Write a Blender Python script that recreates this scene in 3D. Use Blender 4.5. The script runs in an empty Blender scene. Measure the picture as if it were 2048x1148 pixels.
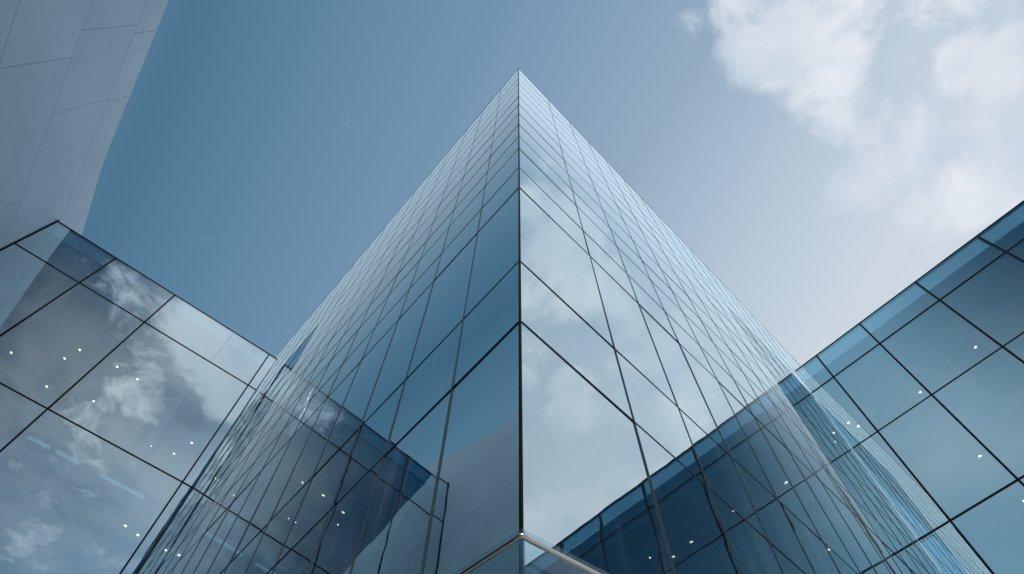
import bpy, bmesh, math, random
from mathutils import Vector, Matrix

random.seed(11)
S = bpy.context.scene
COL = S.collection
R = math.radians
CZ = 1.6                       # eye height above the courtyard paving (heights below are above the eye)


def lin(r, g, b):
    f = lambda c: (c / 255 / 12.92) if c <= 10 else ((c / 255 + .055) / 1.055) ** 2.4
    return (f(r), f(g), f(b), 1)


def az(a):
    return Vector((math.sin(R(a)), math.cos(R(a)), 0))


# ------------------------------------------------------------------ materials
class NT:
    def __init__(s, tree):
        s.t = tree; s.t.nodes.clear()

    def n(s, typ, **kw):
        nd = s.t.nodes.new(typ)
        for k, v in kw.items():
            setattr(nd, k, v)
        return nd

    def l(s, a, b):
        s.t.links.new(a, b)

    def put(s, sock, v):
        if isinstance(v, bpy.types.NodeSocket): s.l(v, sock)
        elif v is not None: sock.default_value = v

    def math(s, op, a, b=None, c=None, clamp=False):
        nd = s.n('ShaderNodeMath', operation=op, use_clamp=clamp)
        for i, v in enumerate((a, b, c)):
            s.put(nd.inputs[i], v)
        return nd.outputs[0]

    def vmath(s, op, a, b=None, out=0):
        nd = s.n('ShaderNodeVectorMath', operation=op)
        s.put(nd.inputs[0], a)
        if b is not None: s.put(nd.inputs[1], b)
        return nd.outputs[out]

    def mix(s, f, a, b, blend='MIX'):
        nd = s.n('ShaderNodeMix', data_type='RGBA', blend_type=blend)
        s.put(nd.inputs[0], f); s.put(nd.inputs[6], a); s.put(nd.inputs[7], b)
        return nd.outputs[2]

    def noise(s, vec, scale, detail=4, rough=.5, dist=0.0):
        nd = s.n('ShaderNodeTexNoise')
        s.put(nd.inputs['Vector'], vec)
        nd.inputs['Scale'].default_value = scale; nd.inputs['Detail'].default_value = detail
        nd.inputs['Roughness'].default_value = rough; nd.inputs['Distortion'].default_value = dist
        return nd.outputs['Fac']

    def ramp(s, f, pts, interp='LINEAR'):
        nd = s.n('ShaderNodeValToRGB')
        cr = nd.color_ramp; cr.interpolation = interp
        while len(cr.elements) < len(pts): cr.elements.new(.5)
        for e, (p, c) in zip(cr.elements, pts):
            e.position = p; e.color = c
        s.l(f, nd.inputs[0])
        return nd.outputs[0]

    def smooth(s, v, a, b, o0=0.0, o1=1.0):
        nd = s.n('ShaderNodeMapRange', interpolation_type='SMOOTHSTEP')
        s.put(nd.inputs[0], v)
        for i, x in zip((1, 2, 3, 4), (a, b, o0, o1)): nd.inputs[i].default_value = x
        return nd.outputs[0]


def mat(name):
    m = bpy.data.materials.new(name); m.use_nodes = True
    return m, NT(m.node_tree)


def plain(name, col, rough=.5, metal=0.0, noise_amt=.12, noise_scale=3.0, spec=.5):
    m, t = mat(name)
    p = t.n('ShaderNodeBsdfPrincipled'); o = t.n('ShaderNodeOutputMaterial')
    g = t.n('ShaderNodeNewGeometry')
    f = t.noise(g.outputs['Position'], noise_scale, 5)
    dark = tuple(c * (1 - noise_amt) for c in col[:3]) + (1,)
    lite = tuple(min(1, c * (1 + noise_amt)) for c in col[:3]) + (1,)
    t.l(t.mix(f, dark, lite), p.inputs['Base Color'])
    p.inputs['Roughness'].default_value = rough; p.inputs['Metallic'].default_value = metal; p.inputs['Specular IOR Level'].default_value = spec
    t.l(p.outputs[0], o.inputs[0])
    return m


def glass(name, R0, refl, trans, warp, wscale, glow_dust=0.0, glow_dust_col=(.7, .8, .9, 1), rough=0.0, glow_span=(0, 1)):
    """coated curtain-wall glass: a thin-sheet mix of mirror reflection and tinted see-through, slightly wavy"""
    m, t = mat(name)
    o = t.n('ShaderNodeOutputMaterial')
    lw = t.n('ShaderNodeLayerWeight'); lw.inputs[0].default_value = .5
    F = t.math('MULTIPLY_ADD', t.math('POWER', lw.outputs['Facing'], 4.0), 1 - R0, R0)
    g = t.n('ShaderNodeNewGeometry')
    tr = t.n('ShaderNodeBsdfTransparent'); tr.inputs[0].default_value = trans
    gl = t.n('ShaderNodeBsdfGlossy'); gl.inputs['Color'].default_value = refl; gl.inputs['Roughness'].default_value = rough
    if warp > 0:
        h = t.math('ADD', t.noise(g.outputs['Position'], wscale, 1.5, .4),
                   t.math('MULTIPLY', t.noise(g.outputs['Position'], wscale * 3.1, 1, .4), .22))
        b = t.n('ShaderNodeBump'); b.inputs['Strength'].default_value = 1; b.inputs['Distance'].default_value = warp
        t.l(h, b.inputs['Height']); t.l(b.outputs[0], gl.inputs['Normal'])
    mx = t.n('ShaderNodeMixShader')
    t.l(F, mx.inputs[0]); t.l(tr.outputs[0], mx.inputs[1]); t.l(gl.outputs[0], mx.inputs[2])
    out = mx.outputs[0]
    if glow_dust > 0:
        df = t.n('ShaderNodeBsdfDiffuse'); df.inputs[0].default_value = glow_dust_col
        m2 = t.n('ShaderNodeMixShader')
        # painted brightness: pale diffuse tint grows up the tower, imitating lit upper faces
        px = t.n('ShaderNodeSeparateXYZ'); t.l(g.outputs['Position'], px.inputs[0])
        f = t.smooth(px.outputs[2], glow_span[0] + CZ, glow_span[1] + CZ, 0, glow_dust)
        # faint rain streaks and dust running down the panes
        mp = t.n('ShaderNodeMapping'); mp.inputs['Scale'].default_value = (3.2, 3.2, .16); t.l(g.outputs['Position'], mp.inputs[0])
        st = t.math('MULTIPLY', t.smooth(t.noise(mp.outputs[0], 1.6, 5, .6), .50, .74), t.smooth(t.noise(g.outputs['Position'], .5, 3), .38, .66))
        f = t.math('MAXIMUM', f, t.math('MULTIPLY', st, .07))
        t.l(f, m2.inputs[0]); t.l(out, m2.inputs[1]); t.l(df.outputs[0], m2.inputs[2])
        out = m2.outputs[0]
    t.l(out, o.inputs[0])
    return m


def emit(name, col, k):
    m, t = mat(name)
    e = t.n('ShaderNodeEmission'); e.inputs[0].default_value = col; e.inputs[1].default_value = k
    o = t.n('ShaderNodeOutputMaterial'); t.l(e.outputs[0], o.inputs[0])
    return m


def concrete_mat():
    m, t = mat('board_marked_concrete')
    p = t.n('ShaderNodeBsdfPrincipled'); o = t.n('ShaderNodeOutputMaterial')
    tc = t.n('ShaderNodeTexCoord')
    mp = t.n('ShaderNodeMapping'); t.l(tc.outputs['Object'], mp.inputs[0])
    mp.inputs['Rotation'].default_value = (0, R(6), R(WC - 90 + 180))     # grain along the wall, a few degrees off level
    mp.inputs['Scale'].default_value = (.16, 1, 2.6)
    sep = mp.outputs[0]
    a = t.noise(sep, 2.2, 7, .62, .9)
    b = t.noise(sep, 9, 6, .6, .5)
    c = t.noise(tc.outputs['Object'], .35, 5, .55)
    streak = t.smooth(a, .47, .60)
    col = t.ramp(c, [(.3, CON1), (.7, CON2)])
    col = t.mix(t.math('MULTIPLY', streak, .16), col, (.26, .32, .39, 1))
    col = t.mix(t.math('MULTIPLY', t.smooth(b, .5, .72), .08), col, (.24, .30, .36, 1))
    # fine hairline cracks
    v = t.n('ShaderNodeTexVoronoi', feature='DISTANCE_TO_EDGE'); v.inputs['Scale'].default_value = .55
    t.l(t.vmath('ADD', tc.outputs['Object'], t.vmath('SCALE', t.n('ShaderNodeTexNoise').outputs['Color'], None)), v.inputs['Vector'])
    crack = t.math('MULTIPLY', t.smooth(v.outputs['Distance'], .0, .006, 1, 0), t.smooth(t.noise(tc.outputs['Object'], .8, 3), .52, .62))
    col = t.mix(t.math('MULTIPLY', crack, .3), col, (.06, .07, .08, 1))
    # rain marks down the face, and each panel a slightly different pour
    m3 = t.n('ShaderNodeMapping'); m3.inputs['Scale'].default_value = (2.4, 2.4, .13); t.l(tc.outputs['Object'], m3.inputs[0])
    drip = t.smooth(t.noise(m3.outputs[0], 1.3, 6, .6), .53, .75)
    col = t.mix(t.math('MULTIPLY', drip, .20), col, (.20, .25, .30, 1))
    oi = t.n('ShaderNodeObjectInfo')
    col = t.mix(t.math('MULTIPLY', oi.outputs['Random'], .16), col, (.24, .30, .37, 1))
    t.l(col, p.inputs['Base Color'])
    p.inputs['Roughness'].default_value = .42
    bp = t.n('ShaderNodeBump'); bp.inputs['Strength'].default_value = .12; bp.inputs['Distance'].default_value = .02
    t.l(t.math('ADD', a, t.math('MULTIPLY', b, .4)), bp.inputs['Height']); t.l(bp.outputs[0], p.inputs['Normal'])
    t.l(p.outputs[0], o.inputs[0])
    return m


# ------------------------------------------------------------------ plan (metres, eye at the plan origin)
WL, WR, AL, AR, WC = 50.31, -44.63, -42.22, 44.96, -34.75
CORNER = Vector((0, 2.113, 0))
RL = Vector((-8.293, 11.253, 0))
RR = Vector((8.572, 10.698, 0))
PL = Vector((-14.235, 6.321, 0))
H_TOWER = 21.05
CON1, CON2 = (.31, .41, .49, 1), (.39, .50, .58, 1)

M = dict(
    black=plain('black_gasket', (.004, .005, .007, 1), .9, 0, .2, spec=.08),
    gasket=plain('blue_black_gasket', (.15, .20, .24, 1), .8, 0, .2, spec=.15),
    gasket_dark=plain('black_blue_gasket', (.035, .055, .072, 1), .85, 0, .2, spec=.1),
    steel=plain('brushed_bronze_steel', (.58, .53, .49, 1), .25, 1.0, .1, 30),
    coping=plain('blue_grey_metal', (.20, .26, .31, 1), .35, .6),
    tower_glass=glass('tower_glass', .66, (.82, .96, 1, 1), (.34, .48, .58, 1), .0020, 1.1, .90, (.70, .88, 1, 1), glow_span=(5.2, 17.5)),
    tower_no_glow=glass('tower_glass_no_glow', .66, (.82, .96, 1, 1), (.34, .48, .58, 1), .0020, 1.1, .001, (.70, .88, 1, 1), glow_span=(500, 600)),
    tower_inner=glass('tower_glass_inner', .04, (.6, .75, .85, 1), (.8, .9, .95, 1), 0, 1),
    wing_glass=glass("wing_glass", .66, (.80, .96, 1, 1), (.22, .48, .64, 1), .0016, .7, .001, (.55, .66, .74, 1), glow_span=(500, 600)),
    added_dark_glass=glass('added_dark_glass', .10, (.7, .9, 1, 1), (.2, .33, .4, 1), .001, .7),
    wing_inner=glass('wing_glass_inner', .05, (.6, .78, .9, 1), (.8, .92, .97, 1), 0, 1),
    rail_glass=glass('rail_glass', .05, (.8, .9, 1, 1), (.86, .94, .97, 1), 0, 1),
    slab=plain('slab_paint', (.36, .37, .38, 1), .6),
    ceil=plain('taupe_ceiling', (.20, .19, .185, 1), .7),
    pale=plain('pale_bulkhead', (.62, .66, .68, 1), .6),
    wall=plain('interior_wall_paint', (.19, .195, .20, 1), .7),
    core=plain('dark_core_wall', (.05, .065, .08, 1), .7),
    blind=plain('white_roller_blind', (.72, .76, .80, 1), .8, 0, .05),
    box=plain('teal_shadow_box', (.22, .38, .46, 1), .5),
    concrete=concrete_mat(),
    stone=plain('grey_granite', (.22, .22, .23, 1), .6, 0, .3, 8),
    paving=plain('courtyard_paving', (.38, .38, .37, 1), .7, 0, .2, 1.5),
    roof=plain('roof_membrane', (.25, .26, .27, 1), .8),
    lamp=emit('warm_lamp', (1, .38, .20, 1), 20),
    tube=emit('cool_tube', (.8, .9, 1, 1), .75),
    ring=plain('white_enamel', (.7, .7, .68, 1), .4),
)


# ------------------------------------------------------------------ object helpers
def empty(name, loc, label, cat, group=None):
    o = bpy.data.objects.new(name, None); COL.objects.link(o)
    o.location = loc; o.empty_display_size = .3
    o['label'] = label; o['category'] = cat
    if group: o['group'] = group
    return o


def link(name, bm, mats, parent=None):
    bmesh.ops.recalc_face_normals(bm, faces=bm.faces)
    me = bpy.data.meshes.new(name)
    if parent is not None:
        off = Vector((0, 0, 0)); q = parent
        while q is not None:
            off += q.location; q = q.parent
        bmesh.ops.translate(bm, verts=bm.verts, vec=-off)
    bm.to_mesh(me); bm.free()
    for m in (mats if isinstance(mats, (list, tuple)) else [mats]):
        me.materials.append(m)
    o = bpy.data.objects.new(name, me); COL.objects.link(o)
    if parent is not None: o.parent = parent
    return o


class Face:
    """a vertical facade plane: origin on plan, azimuth of its running direction, outward normal on the viewer's side"""

    def __init__(s, origin, a):
        s.o = origin; s.d = az(a)
        n = Vector((s.d.y, -s.d.x, 0))
        if (-s.o).dot(n) < 0: n = -n
        s.n = n

    def p(s, t, h, n=0.0):
        return s.o + s.d * t + s.n * n + Vector((0, 0, h + CZ))

    def box(s, bm, t0, t1, h0, h1, n0, n1, tilt=None):
        """n0 < n1 are distances outwards from the plane; tilt = 4 small outward offsets of the outer corners"""
        q = tilt or (0, 0, 0, 0)
        k = [(t0, h0), (t1, h0), (t1, h1), (t0, h1)]
        vi = [bm.verts.new(s.p(t, h, n0 + e)) for (t, h), e in zip(k, q)]
        vo = [bm.verts.new(s.p(t, h, n1 + e)) for (t, h), e in zip(k, q)]
        fo = bm.faces.new(vo); bm.faces.new(vi[::-1])
        for i in range(4):
            j = (i + 1) % 4
            bm.faces.new((vi[i], vi[j], vo[j], vo[i]))
        return fo

    def part(s, name, m, parent, *a):
        bm = bmesh.new(); s.box(bm, *a)
        return link(name, bm, m, parent)

    def pane(s, bm, t0, t1, h0, h1, rnd, gap=.0028, thick=.028, back=.004, outer=0):
        w = min((t1 - t0), 1.6); hh = min(h1 - h0, 1.6)
        a, b = random.uniform(-rnd, rnd) * w, random.uniform(-rnd, rnd) * hh
        tl = [-a - b, a - b, a + b, -a + b]
        mx = max(tl); tl = [x - mx for x in tl]
        fo = s.box(bm, t0 + gap, t1 - gap, h0 + gap, h1 - gap, -thick - back, -back, tl)
        for f in bm.faces:
            if not f.tag:
                f.material_index = 1; f.tag = True
        fo.material_index = outer


# ------------------------------------------------------------------ camera
cam = bpy.data.cameras.new('camera'); co = bpy.data.objects.new('camera', cam); COL.objects.link(co)
cam.sensor_fit = 'HORIZONTAL'; cam.sensor_width = 36
cam.lens = 1342.2 / 2048 * 36
cam.shift_x = (1024 - 1040.07) / 2048; cam.shift_y = (654.144 - 574) / 2048
cam.clip_start = .05; cam.clip_end = 5000
pt, rl = R(63.186), R(-.341)
fw = Vector((0, math.cos(pt), math.sin(pt))); up = Vector((0, -math.sin(pt), math.cos(pt))); rt = Vector((1, 0, 0))
Rv = rt * math.cos(rl) + up * math.sin(rl); Uv = -rt * math.sin(rl) + up * math.cos(rl)
co.matrix_world = Matrix(((Rv.x, Uv.x, -fw.x, 0), (Rv.y, Uv.y, -fw.y, 0), (Rv.z, Uv.z, -fw.z, CZ), (0, 0, 0, 1)))
S.camera = co

# ------------------------------------------------------------------ sky and sun
SUN_AZ, SUN_EL = 172, 54
world = bpy.data.worlds.new('World'); S.world = world; world.use_nodes = True
t = NT(world.node_tree)
wo = t.n('ShaderNodeOutputWorld'); bg = t.n('ShaderNodeBackground'); bg.inputs[1].default_value = .10
t.l(bg.outputs[0], wo.inputs[0])
sky = t.n('ShaderNodeTexSky', sky_type='NISHITA'); sky.sun_disc = False
sky.sun_elevation = R(SUN_EL); sky.sun_rotation = R(SUN_AZ); sky.altitude = 200; sky.air_density = 1.0; sky.dust_density = .6; sky.ozone_density = 1.6
tc = t.n('ShaderNodeTexCoord'); D = tc.outputs['Generated']
sp = t.n('ShaderNodeSeparateXYZ'); t.l(D, sp.inputs[0])
zc = t.math('MAXIMUM', sp.outputs[2], .04)
cb = t.n('ShaderNodeCombineXYZ'); t.l(t.math('DIVIDE', sp.outputs[0], zc), cb.inputs[0]); t.l(t.math('DIVIDE', sp.outputs[1], zc), cb.inputs[1])
P2 = cb.outputs[0]                                    # position on a flat cloud layer one unit up
# thin bright veil of haze towards the sunny horizon
bd = Vector((math.sin(R(60)) * .996, math.cos(R(60)) * .996, .087))
dot = t.vmath('DOT_PRODUCT', D, tuple(bd), out=1)
X = 10.0
sc = lambda c: tuple(x * X for x in c[:3]) + (1,)
rampf = t.math('MULTIPLY_ADD', dot, .5, .5, True)
veil = t.ramp(rampf, [(.0, lin(150, 184, 204)), (.25, lin(128, 168, 192)), (.37, lin(75, 117, 145)), (.46, lin(100, 139, 166)), (.545, lin(118, 151, 179)), (.665, lin(148, 174, 197)),
                      (.755, lin(184, 202, 218)), (.82, lin(208, 219, 230)), (.90, lin(213, 223, 233)), (1.0, lin(222, 228, 238))])
veil = t.vmath('SCALE', veil); t.t.nodes[-1].inputs['Scale'].default_value = X
base = t.mix(.94, sky.outputs[0], veil)
for ha, he, k in ((170, 50, .80), (186, 47, .86)):    # dark patches added to the unseen sky to deepen the glass reflections
    hole = t.vmath('DOT_PRODUCT', D, tuple(az(ha) * math.cos(R(he)) + Vector((0, 0, math.sin(R(he))))), out=1)
    base = t.mix(t.smooth(hole, .90, .985, 0, k), base, sc(lin(22, 54, 80)))
# clouds
warp = t.n('ShaderNodeTexNoise'); t.l(P2, warp.inputs['Vector']); warp.inputs['Scale'].default_value = 5; warp.inputs['Detail'].default_value = 3
wv = t.vmath('SUBTRACT', warp.outputs['Color'], (.5, .5, .5))
wv2 = t.vmath('SCALE', wv); t.t.nodes[-1].inputs['Scale'].default_value = .10
PW = t.vmath('ADD', P2, wv2)
f1 = t.noise(PW, 9.5, 11, .66, .25)
BLOBS = [(.235, .05, .04, .75), (.305, .02, .06, 1), (.33, .07, .06, 1.2), (.375, .065, .075, 1.3), (.43, .12, .075, 1.2), (.49, .17, .065, .95), (.50, .23, .05, .8), (.55, .25, .08, 1.1), (.62, .25, .10, 1.25), (.70, .235, .11, 1.3), (.80, .25, .13, 1.2),
         (.44, .02, .08, 1), (.53, .02, .06, .8), (.60, .03, .06, .75), (.68, .03, .06, .7), (.62, .10, .05, 1.3), (.69, .10, .055, 1.4), (.70, .17, .06, .7), (.94, .08, .10, 1.45),
         (.30, -.73, .10, .7), (.40, -.66, .10, .7), (.47, -.565, .13, 1.9), (.50, -.76, .14, .85), (.57, -.88, .14, .75), (.66, -1.0, .16, .7), (.80, -1.1, .2, .65), (-.66, -.86, .06, .55)]
acc = None
for x, y, r, k in BLOBS:
    d = t.vmath('DISTANCE', PW, (x, y, 0), out=1)
    b = t.smooth(d, 0, r * 1.9, k, 0)
    acc = b if acc is None else t.math('SMOOTH_MAX', acc, b, .25)
f2 = t.noise(PW, 3.3, 6, .6)
thin = None                                          # thin high veil between the clouds
for x, y, rr, k in ((.66, .16, .36, .36), (.45, -.57, .29, 1.0), (.62, -.90, .55, .52), (.80, .02, .40, .45), (-.72, -.78, .34, .34)):
    b = t.smooth(t.vmath('DISTANCE', PW, (x, y, 0), out=1), 0, rr, k, 0)
    thin = b if thin is None else t.math('MAXIMUM', thin, b)
thin = t.math('MULTIPLY', thin, t.smooth(f2, .30, .62, .25, 1.0))
dens = t.math('ADD', t.math('MULTIPLY', t.math('SUBTRACT', f1, .5), 2.5), t.math('MULTIPLY_ADD', acc, 1.40, -.73))
cl = t.math('MAXIMUM', t.smooth(dens, -.16, .80), thin)
shade = t.noise(PW, 3.1, 6, .6)
ccol = t.ramp(shade, [(.34, lin(192, 207, 224)), (.60, lin(236, 239, 245))])
ccol = t.vmath('SCALE', ccol); t.t.nodes[-1].inputs['Scale'].default_value = X
t.l(t.mix(t.math('MULTIPLY', cl, .95), base, ccol), bg.inputs[0])

sun = bpy.data.lights.new('sun', 'SUN'); sun.energy = 3.2; sun.angle = R(.5); sun.color = (1, .95, .88)
so = bpy.data.objects.new('sun', sun); COL.objects.link(so)
sd = Vector((math.sin(R(SUN_AZ)) * math.cos(R(SUN_EL)), math.cos(R(SUN_AZ)) * math.cos(R(SUN_EL)), math.sin(R(SUN_EL))))
so.rotation_euler = sd.to_track_quat('Z', 'Y').to_euler()

# ------------------------------------------------------------------ ground
bm = bmesh.new()
vs = [bm.verts.new((x, y, 0)) for x, y in ((-1500, -1500), (1500, -1500), (1500, 1500), (-1500, 1500))]
bm.faces.new(vs)
g = link('courtyard_paving', bm, M['paving']); g['kind'] = 'structure'

# ------------------------------------------------------------------ concrete block
cf = Face(PL, WC)
cb_ = empty('concrete_building', PL, 'grey board-marked concrete block with thin panel joints, closing the end of a glass wing', 'building')


def roofline(tt):
    pts = [(-40, 21.55), (-2.4, 21.45), (-1.4, 21.53), (1.6, 22.1), (12, 24.0)]
    for (a, ha), (b, hb) in zip(pts, pts[1:]):
        if tt <= b: return ha + (hb - ha) * (tt - a) / (b - a)
    return pts[-1][1]


courses = [0, 0, 0, 0, 0, 12.33, 14.95, 17.56, 20.18, None]
JG = .0065
cuts = {8: [-34, -28, -22, -16.5, -10.8, -6.4, -4.2, 2.6, 7.5, 12], 7: [-34, -28, -22, -16.5, -11, -6.66, -4.3, 3.1, 8, 12],
        6: [-34, -28, -22, -15.5, -10, -5.93, -1.6, 4, 9, 12]}
for ci in range(5, 9):
    xs = cuts.get(ci, [-34, -27, -21, -15, -9.5, -4 - (ci % 2) * 1.7, 1.5, 7, 12])
    for x0, x1 in zip(xs, xs[1:]):
        bm = bmesh.new()
        h0 = courses[ci] + JG
        ts = [x0 + JG, *[q for q in (-2.4, -2.0, -1.5, 1.6) if x0 + .05 < q < x1 - .05 and ci == 8], x1 - JG]
        for a, b in zip(ts, ts[1:]):
            ha, hb = (courses[ci + 1] - JG,) * 2 if ci < 8 else (roofline(a), roofline(b))
            k = [(a, h0), (b, h0), (b, hb), (a, ha)]
            vi = [bm.verts.new(cf.p(tt, h, -.18)) for tt, h in k]; vo = [bm.verts.new(cf.p(tt, h, 0)) for tt, h in k]
            bm.faces.new(vo); bm.faces.new(vi[::-1])
            for i in range(4):
                j = (i + 1) % 4
                bm.faces.new((vi[i], vi[j], vo[j], vo[i]))
        bmesh.ops.remove_doubles(bm, verts=bm.verts, dist=.0005)
        link('concrete_panel', bm, M['concrete'], cb_)
WM = [M['wing_glass'], M['wing_inner']]
gx = [-21.0, -18.2, -15.4, -12.6, -9.8, -7.0, -4.2, -1.4]  # added out-of-view dark glazing, put in to darken the tower's reflections
for a, b in zip(gx, gx[1:] + [-.05]):
    for c, d in ((-1.6, 2.0), (2.0, 6.3), (6.3, 9.3), (9.3, 12.32)):
        bm = bmesh.new(); cf.pane(bm, a, b, c, d, .0005, .006, .03, .02); link('glass_pane', bm, [M['added_dark_glass'], M['wing_inner']], cb_)
for x in gx: cf.part('mullion', M['gasket'], cb_, x - .02, x + .02, -1.6, 12.3, -.16, -.012)
for h in (2.0, 6.3, 9.3): cf.part('transom', M['gasket'], cb_, -21, -.05, h - .02, h + .02, -.14, -.014)
cf.part('backing_wall', M['core'], cb_, -34, 12, -1.6, 21.3, -12, -.6)

# ------------------------------------------------------------------ glass tower
tw = empty('glass_tower', CORNER, 'sharp cornered blue mirror-glass tower rising to a point between the two lower wings', 'building')
fl, fr = Face(CORNER, AL), Face(CORNER, AR)
LEV = [-1.6, .2, 1.8, 4.3, 5.48, 7.9, 8.9, 10.07, 10.98, 12.03] + [12.03 + 1.1275 * i for i in range(1, 9)]
LEV[-1] = H_TOWER
CL_ = [.011, .77, 1.63, 2.37] + [2.37 + .83 * i for i in range(1, 15)]
CR_ = [.011, 1.25, 2.18, 3.01] + [3.01 + .83 * i for i in range(1, 16)]
LL_T, LR_T = 12.34, 12.13
panes = []
for F, cols, lim, hw in ((fl, CL_, LL_T, 20.0), (fr, CR_, LR_T, 18.0)):
    for ic, (a, b) in enumerate(zip(cols, cols[1:])):
        for ih, (c, d) in enumerate(zip(LEV, LEV[1:])):
            if a > lim and d < hw: continue
            ctr = F.p((a + b) / 2, (c + d) / 2) - Vector((0, 0, CZ))
            vis = ctr.z / math.hypot(ctr.x, ctr.y) > .62
            size = (b - a) * (d - c) * abs(ctr.dot(F.n)) / ctr.length ** 3
            panes.append((size if vis else size * .01, F, a, b, c, d))
panes.sort(key=lambda x: -x[0])
GM = [M['tower_glass'], M['tower_inner'], M['tower_no_glow']]
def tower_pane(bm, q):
    # lower bays beside the wings skip the painted brightness, keeping reflections dark
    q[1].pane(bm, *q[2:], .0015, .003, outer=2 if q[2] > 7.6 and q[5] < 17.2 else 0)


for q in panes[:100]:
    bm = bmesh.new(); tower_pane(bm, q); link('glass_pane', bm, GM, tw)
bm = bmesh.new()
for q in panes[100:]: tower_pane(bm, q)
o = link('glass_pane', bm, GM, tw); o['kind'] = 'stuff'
for F, cols, lim in ((fl, CL_, 17.6), (fr, CR_, 17.6)):
    e = cols[-1]
    for tt in cols[1:]:
        h0 = -1.6 if tt < (LL_T if F is fl else LR_T) else 17.5
        F.part('mullion', M['gasket_dark'], tw, tt - .0032, tt + .0032, h0, H_TOWER, -.09, .0015)
    for h in LEV[1:-1]:
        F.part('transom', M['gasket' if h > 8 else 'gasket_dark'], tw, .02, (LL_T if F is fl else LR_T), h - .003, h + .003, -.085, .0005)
    F.part('roof_coping', M['coping'], tw, .02, e, H_TOWER, H_TOWER + .05, -.3, .004)
bm = bmesh.new()                                             # sharp arris at the corner
ang = [CORNER + fl.d * .012 + fl.n * .003, CORNER + Vector((0, -.005, 0)), CORNER + fr.d * .012 + fr.n * .003, CORNER + Vector((0, .09, 0))]
lo = [bm.verts.new(p + Vector((0, 0, 0))) for p in ang]; hi = [bm.verts.new(p + Vector((0, 0, H_TOWER + .04 + CZ))) for p in ang]
bm.faces.new(lo[::-1]); bm.faces.new(hi)
for i in range(4): bm.faces.new((lo[i], lo[(i + 1) % 4], hi[(i + 1) % 4], hi[i]))
link('corner_trim', bm, M['black'], tw)


def prism(name, pts, h0, h1, m, parent):
    bm = bmesh.new()
    lo = [bm.verts.new(Vector((p.x, p.y, h0 + CZ))) for p in pts]; hi = [bm.verts.new(Vector((p.x, p.y, h1 + CZ))) for p in pts]
    bm.faces.new(lo[::-1]); bm.faces.new(hi)
    for i in range(len(pts)): bm.faces.new((lo[i], lo[(i + 1) % len(pts)], hi[(i + 1) % len(pts)], hi[i]))
    return link(name, bm, m, parent)


def quad(inset, far):
    c = CORNER + Vector((0, inset * 1.43, 0))
    return [c, c + fr.d * far, c + fr.d * far + fl.d * far, c + fl.d * far]


for h in (1.25, 4.6, 8.25, 11.3, 14.6, 17.9):
    prism('floor_slab', quad(.34, 11.5), h, h + .42, M['slab'], tw)
prism('roof', quad(.15, 13.8), 20.7, 21.0, M['roof'], tw)
prism('core', quad(3.6, 8.0), -1.6, 20.69, M['core'], tw)
nb = 0
for F, cols in ((fl, CL_), (fr, CR_)):
    for a, b in zip(cols[:10], cols[1:11]):
        for h0, h1 in ((5.05, 8.2), (8.7, 11.25), (11.75, 14.55), (15.05, 17.85), (18.35, 20.6)):
            if random.random() < .42 and nb < 98:
                nb += 1
                F.part('roller_blind', M['blind'], tw, a + .05, b - .05, h1 - (h1 - h0) * random.choice((.3, .5, .75, 1)), h1, -.24, -.225)
    for k in range(3):
        tt = 1.9 + 3.4 * k
        F.part('column', M['pale'], tw, tt, tt + .22, -1.6, 20.4, -1.1, -.88)

# ------------------------------------------------------------------ glass wings
WM = [M['wing_glass'], M['wing_inner']]


def wing(F, root, mull, heights, t_end, extra=(), depth=8.0, mw=.042):
    top = heights[0]
    xs = [t_end] + mull + [0]
    for a, b in zip(xs, xs[1:]):
        for hi_, lo_ in zip(heights, heights[1:]):
            cutsx = [a] + [x for x in extra if a < x < b and hi_ == top] + [b]
            for p, q in zip(cutsx, cutsx[1:]):
                bm = bmesh.new(); F.pane(bm, p, q, lo_, hi_,   .0007, .006, .03, .006); link('glass_pane', bm, WM, root)
    for x in mull: F.part('mullion', M['black'], root, x - mw / 2, x + mw / 2, heights[-1], top - .002, -.14, .008)
    for x in extra: F.part('glass_joint', M['coping'], root, x - .012, x + .012, heights[1], top - .002, -.04, .003)
    for h in heights[1:-1]: F.part('transom', M['black'], root, t_end, 0, h - mw * .42, h + mw * .42, -.12, .005)
    F.part('roof_coping', M['black'], root, t_end, 0, top - .002, top + .026, -.10, .008)
    F.part('roof', M['roof'], root, t_end, 0, heights[1] + .15, heights[1] + .30, -depth, -.75)
    F.part('spandrel_panel', M['box'], root, t_end, 0, heights[1] + .12, top - .42, -.36, -.28)
    F.part('parapet_rail', M['coping'], root, t_end, 0, top - .40, top - .33, -.33, -.27)
    F.part('back_wall', M['wall'], root, t_end, 0, -1.6, heights[1] + .14, -depth - .2, -depth)


lf, rf = Face(RL, WL), Face(RR, WR)
lw = empty('glass_wing', RL, 'cloud-reflecting glass wing between the concrete block and the tower, tube lights inside', 'building', 'glass wings')
wing(lf, lw, [-5.8, -3.78, -.30], [19.95, 17.97, 13.35, 8.6, 3.9, -1.6], -7.70, extra=(-1.62,))
rw = empty('glass_wing', RR, 'dark teal glass wing under the big white cloud, pale slab edge crossing its panes', 'building', 'glass wings')
wing(rf, rw, [-11.9, -10.0, -8.1, -6.16, -4.2, -2.31, -.77], [18.02, 16.75, 10.85, 4.9, -1.6], -13.8, mw=.050)

lf.part('edge_post', M['black'], lw, -7.80, -7.69, -1.6, 20.02, -.10, .02)


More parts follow.
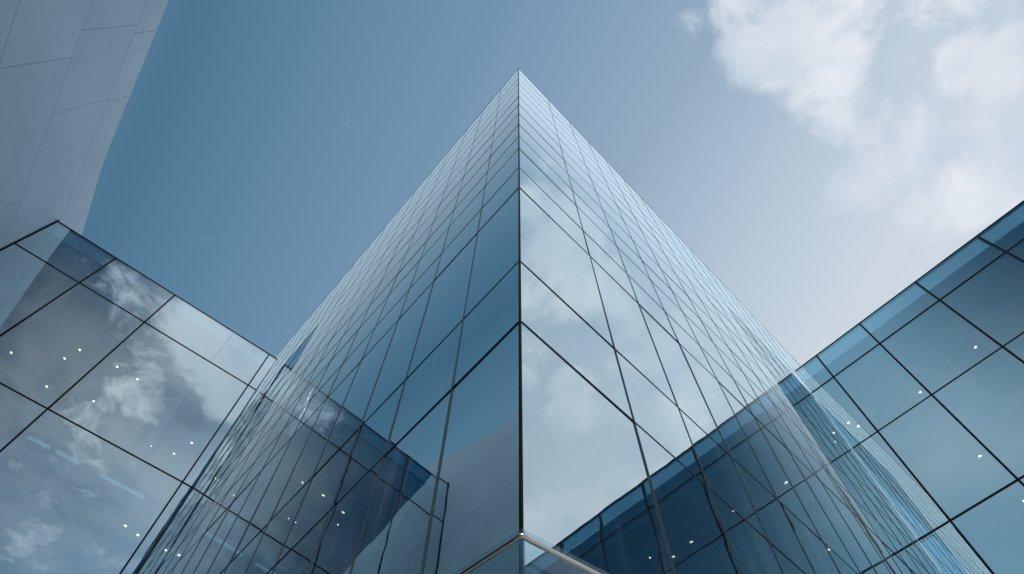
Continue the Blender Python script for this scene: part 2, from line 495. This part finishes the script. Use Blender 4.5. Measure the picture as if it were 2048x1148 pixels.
def storey(F, root, t0, hc, perim, drop, slab_h, depth=8.0, front=.30):
    """floor slab, perimeter strip, bulkhead and main ceiling of one storey; hc is the main ceiling's underside"""
    F.part('floor_slab', M['slab'], root, t0, -.02, hc + drop + .06, slab_h, -depth, -front)
    F.part('ceiling_strip', M['pale'], root, t0, -.02, hc + drop, hc + drop + .055, -perim, -.06)
    F.part('bulkhead', M['pale'], root, t0, -.02, hc, hc + drop - .003, -perim - .06, -perim)
    F.part('ceiling', M['ceil'], root, t0, -.02, hc, hc + .05, -depth, -perim - .064)


storey(lf, lw, -7.6, 17.05, .80, .62, 17.93)
for h in (12.45, 7.7, 3.0): storey(lf, lw, -7.6, h, .55, .30, h + .88)
storey(rf, rw, -13.7, 15.95, .85, .5, 16.65)
for h in (13.15, 7.2): storey(rf, rw, -13.7, h, .7, .35, h + .90, front=.12)
rf.part('slab_edge_trim', M['pale'], rw, -13.7, -.02, 13.93, 14.05, -.11, -.05)
rf.part('slab_edge_trim', M['black'], rw, -13.7, -.02, 14.055, 14.085, -.11, .004)
lf.part('partition', M['pale'], lw, -1.67, -1.58, 13.4, 17.04, -5.2, -.12)
lf.part('partition', M['wall'], lw, -5.85, -5.75, 8.65, 12.44, -7, -.3)
rf.part('partition', M['wall'], rw, -6.2, -6.12, 4.95, 13.14, -7, -1.0)
rf.part('end_wall', M['coping'], rw, -14.1, -13.82, -1.6, 17.98, -8, -.02)


# ------------------------------------------------------------------ ceiling lights
def downlight(F, tt, dep, h, r, label, group):
    c = F.p(tt, h, -dep)
    bm = bmesh.new()
    N = 20
    rings = [(r, -.004), (r * .82, -.018), (r * .78, -.006)]
    vs = [[bm.verts.new(c + Vector((math.cos(6.2832 * i / N) * q, math.sin(6.2832 * i / N) * q, z))) for i in range(N)] for q, z in rings]
    for a, b in zip(vs, vs[1:]):
        for i in range(N): bm.faces.new((a[i], a[(i + 1) % N], b[(i + 1) % N], b[i]))
    f = bm.faces.new(vs[-1]); bm.faces.ensure_lookup_table()
    f.material_index = 1
    me = bpy.data.meshes.new('downlight'); bmesh.ops.translate(bm, verts=bm.verts, vec=-c); bm.to_mesh(me); bm.free()
    me.materials.append(M['ring']); me.materials.append(M['lamp'])
    o = bpy.data.objects.new('downlight', me); COL.objects.link(o); o.location = c
    o['label'] = label; o['category'] = 'ceiling light'; o['group'] = group


ORD = ['first', 'second', 'third', 'fourth', 'fifth', 'sixth', 'seventh', 'eighth', 'ninth', 'tenth', 'eleventh', 'twelfth', 'thirteenth']
LIGHTS = [
    (lf, 17.05, .05, "cloudy wing's top floor", [(-6.17, 2.64), (-4.68, 1.3), (-4.9, 1.85), (-4.93, 3.11), (-3.6, 1.15), (-2.96, 1.17), (-3.64, 2.72), (-1.59, 3.17), (-.88, 2.99), (-.65, 2.26)]),
    (lf, 12.45, .05, "cloudy wing's second floor", [(-4.2, 2.4), (-.79, 1.17), (-.43, 1.25)]),
    (rf, 15.95, .05, "teal wing's top floor", [(-7.06, .95), (-6.61, 1.45), (-5.72, 1.36), (-5.57, 1.93), (-4.99, 3.37), (-4.03, 1.3), (-2.22, 1.51), (-.37, 1.26), (-.24, .95)]),
    (rf, 13.15, .05, "teal wing's second floor", [(-2.24, 3.62), (-2.16, 1.53)]),
]
for F, h, r, where, pts in LIGHTS:
    pts = sorted(pts, key=lambda q: -q[0])
    for i, (tt, dep) in enumerate(pts):
        downlight(F, tt, dep, h, r, f'warm round downlight, {ORD[i]} from the tower in the {where}', 'warm downlights behind the glass')
for (a, b), lab in (((-3.70, -3.15), 'bright cool tube light nearest the concrete block behind the cloud-reflecting glass'), ((-3.03, -2.42), 'bright cool tube light, middle one of three in a line behind glass'),
                    ((-1.95, -.8), 'long faint cool tube light nearest the tower, behind the cloud-reflecting glass')):
    r_ = empty('tube_light', lf.p((a + b) / 2, 12.5, -.25), lab, 'ceiling light', 'tube lights in a line')
    lf.part('housing', M['ring'], r_, a, b, 12.66, 12.74, -.34, -.24)
    lf.part('tube', M['tube'], r_, a + .02, b - .02, 12.62, 12.659, -.325, -.255)

# ------------------------------------------------------------------ terrace with its glass balustrade
of = .36
apex = CORNER - Vector((0, of * 1.43, 0))
HR = 1.032 * apex.y
pl = empty('stone_plinth', CORNER - Vector((0, .8, 0)), 'grey granite plinth round the foot of the tower corner, below the handrail', 'plinth')
A2 = CORNER - Vector((0, .74, 0))
BL, BR = -49.5, 55.3                                  # the balustrade's arms splay a little away from the faces
pts = [A2, A2 + az(BR) * 9.3, CORNER + fr.d * 9.0 + fr.n * .03, CORNER - Vector((0, .03, 0)), CORNER + fl.d * 9.0 + fl.n * .03, A2 + az(BL) * 9.3]
prism('plinth_wall', pts, -1.6, HR - 1.12, M['stone'], pl)
prism('coping_stone', [p + Vector((0, -.015 if i in (0, 1, 5) else 0, 0)) for i, p in enumerate(pts)], HR - 1.117, HR - 1.06, M['stone'], pl)
bal = empty('glass_balustrade', apex + Vector((0, 0, HR - 1.06 + CZ)), 'clear glass balustrade with slim steel handrail wrapping the tower corner', 'balustrade')


def tube(name, path, r, m, parent, N=14):
    bm = bmesh.new(); rings = []
    for i, p in enumerate(path):
        a = (path[min(i + 1, len(path) - 1)] - path[max(i - 1, 0)]).normalized()
        s = a.cross(Vector((0, 0, 1))).normalized(); u = s.cross(a)
        rings.append([bm.verts.new(p + (s * math.cos(6.2832 * k / N) + u * math.sin(6.2832 * k / N)) * r) for k in range(N)])
    for a, b in zip(rings, rings[1:]):
        for k in range(N): bm.faces.new((a[k], a[(k + 1) % N], b[(k + 1) % N], b[k]))
    bm.faces.new(rings[0][::-1]); bm.faces.new(rings[-1])
    for f in bm.faces: f.smooth = True
    return link(name, bm, m, parent)


zt = Vector((0, 0, HR + CZ))
path = [apex + az(BL) * 8.95 + zt, apex + az(BL) * .03 + zt, apex + az(BL) * .008 + Vector((0, -.003, 0)) + zt, apex + az(BR) * .008 + Vector((0, -.003, 0)) + zt, apex + az(BR) * .03 + zt, apex + az(BR) * 8.95 + zt]
tube('handrail', path, .0095, M['steel'], bal)
for a_ in (BL, BR):
    G = Face(apex, a_)
    for k in range(7):
        G.part('glass_panel', M['rail_glass'], bal, .03 + k * 1.27 + .004, .03 + (k + 1) * 1.27 - .004, HR - 1.06, HR + .095, -.062, -.046)
    for k in range(8):
        tt = .33 + k * 1.2
        tube('bracket', [G.p(tt, HR - .012, 0), G.p(tt, HR - .045, -.01), G.p(tt, HR - .05, -.047)], .006, M['steel'], bal, 8)

# ------------------------------------------------------------------ render settings
S.render.engine = 'CYCLES'
S.cycles.max_bounces = 14; S.cycles.glossy_bounces = 8; S.cycles.transparent_max_bounces = 32; S.cycles.transmission_bounces = 8; S.cycles.diffuse_bounces = 3
S.cycles.sample_clamp_indirect = 6
S.cycles.use_denoising = True
S.view_settings.view_transform = 'Standard'; S.view_settings.look = 'None'; S.view_settings.exposure = 0; S.view_settings.gamma = 1
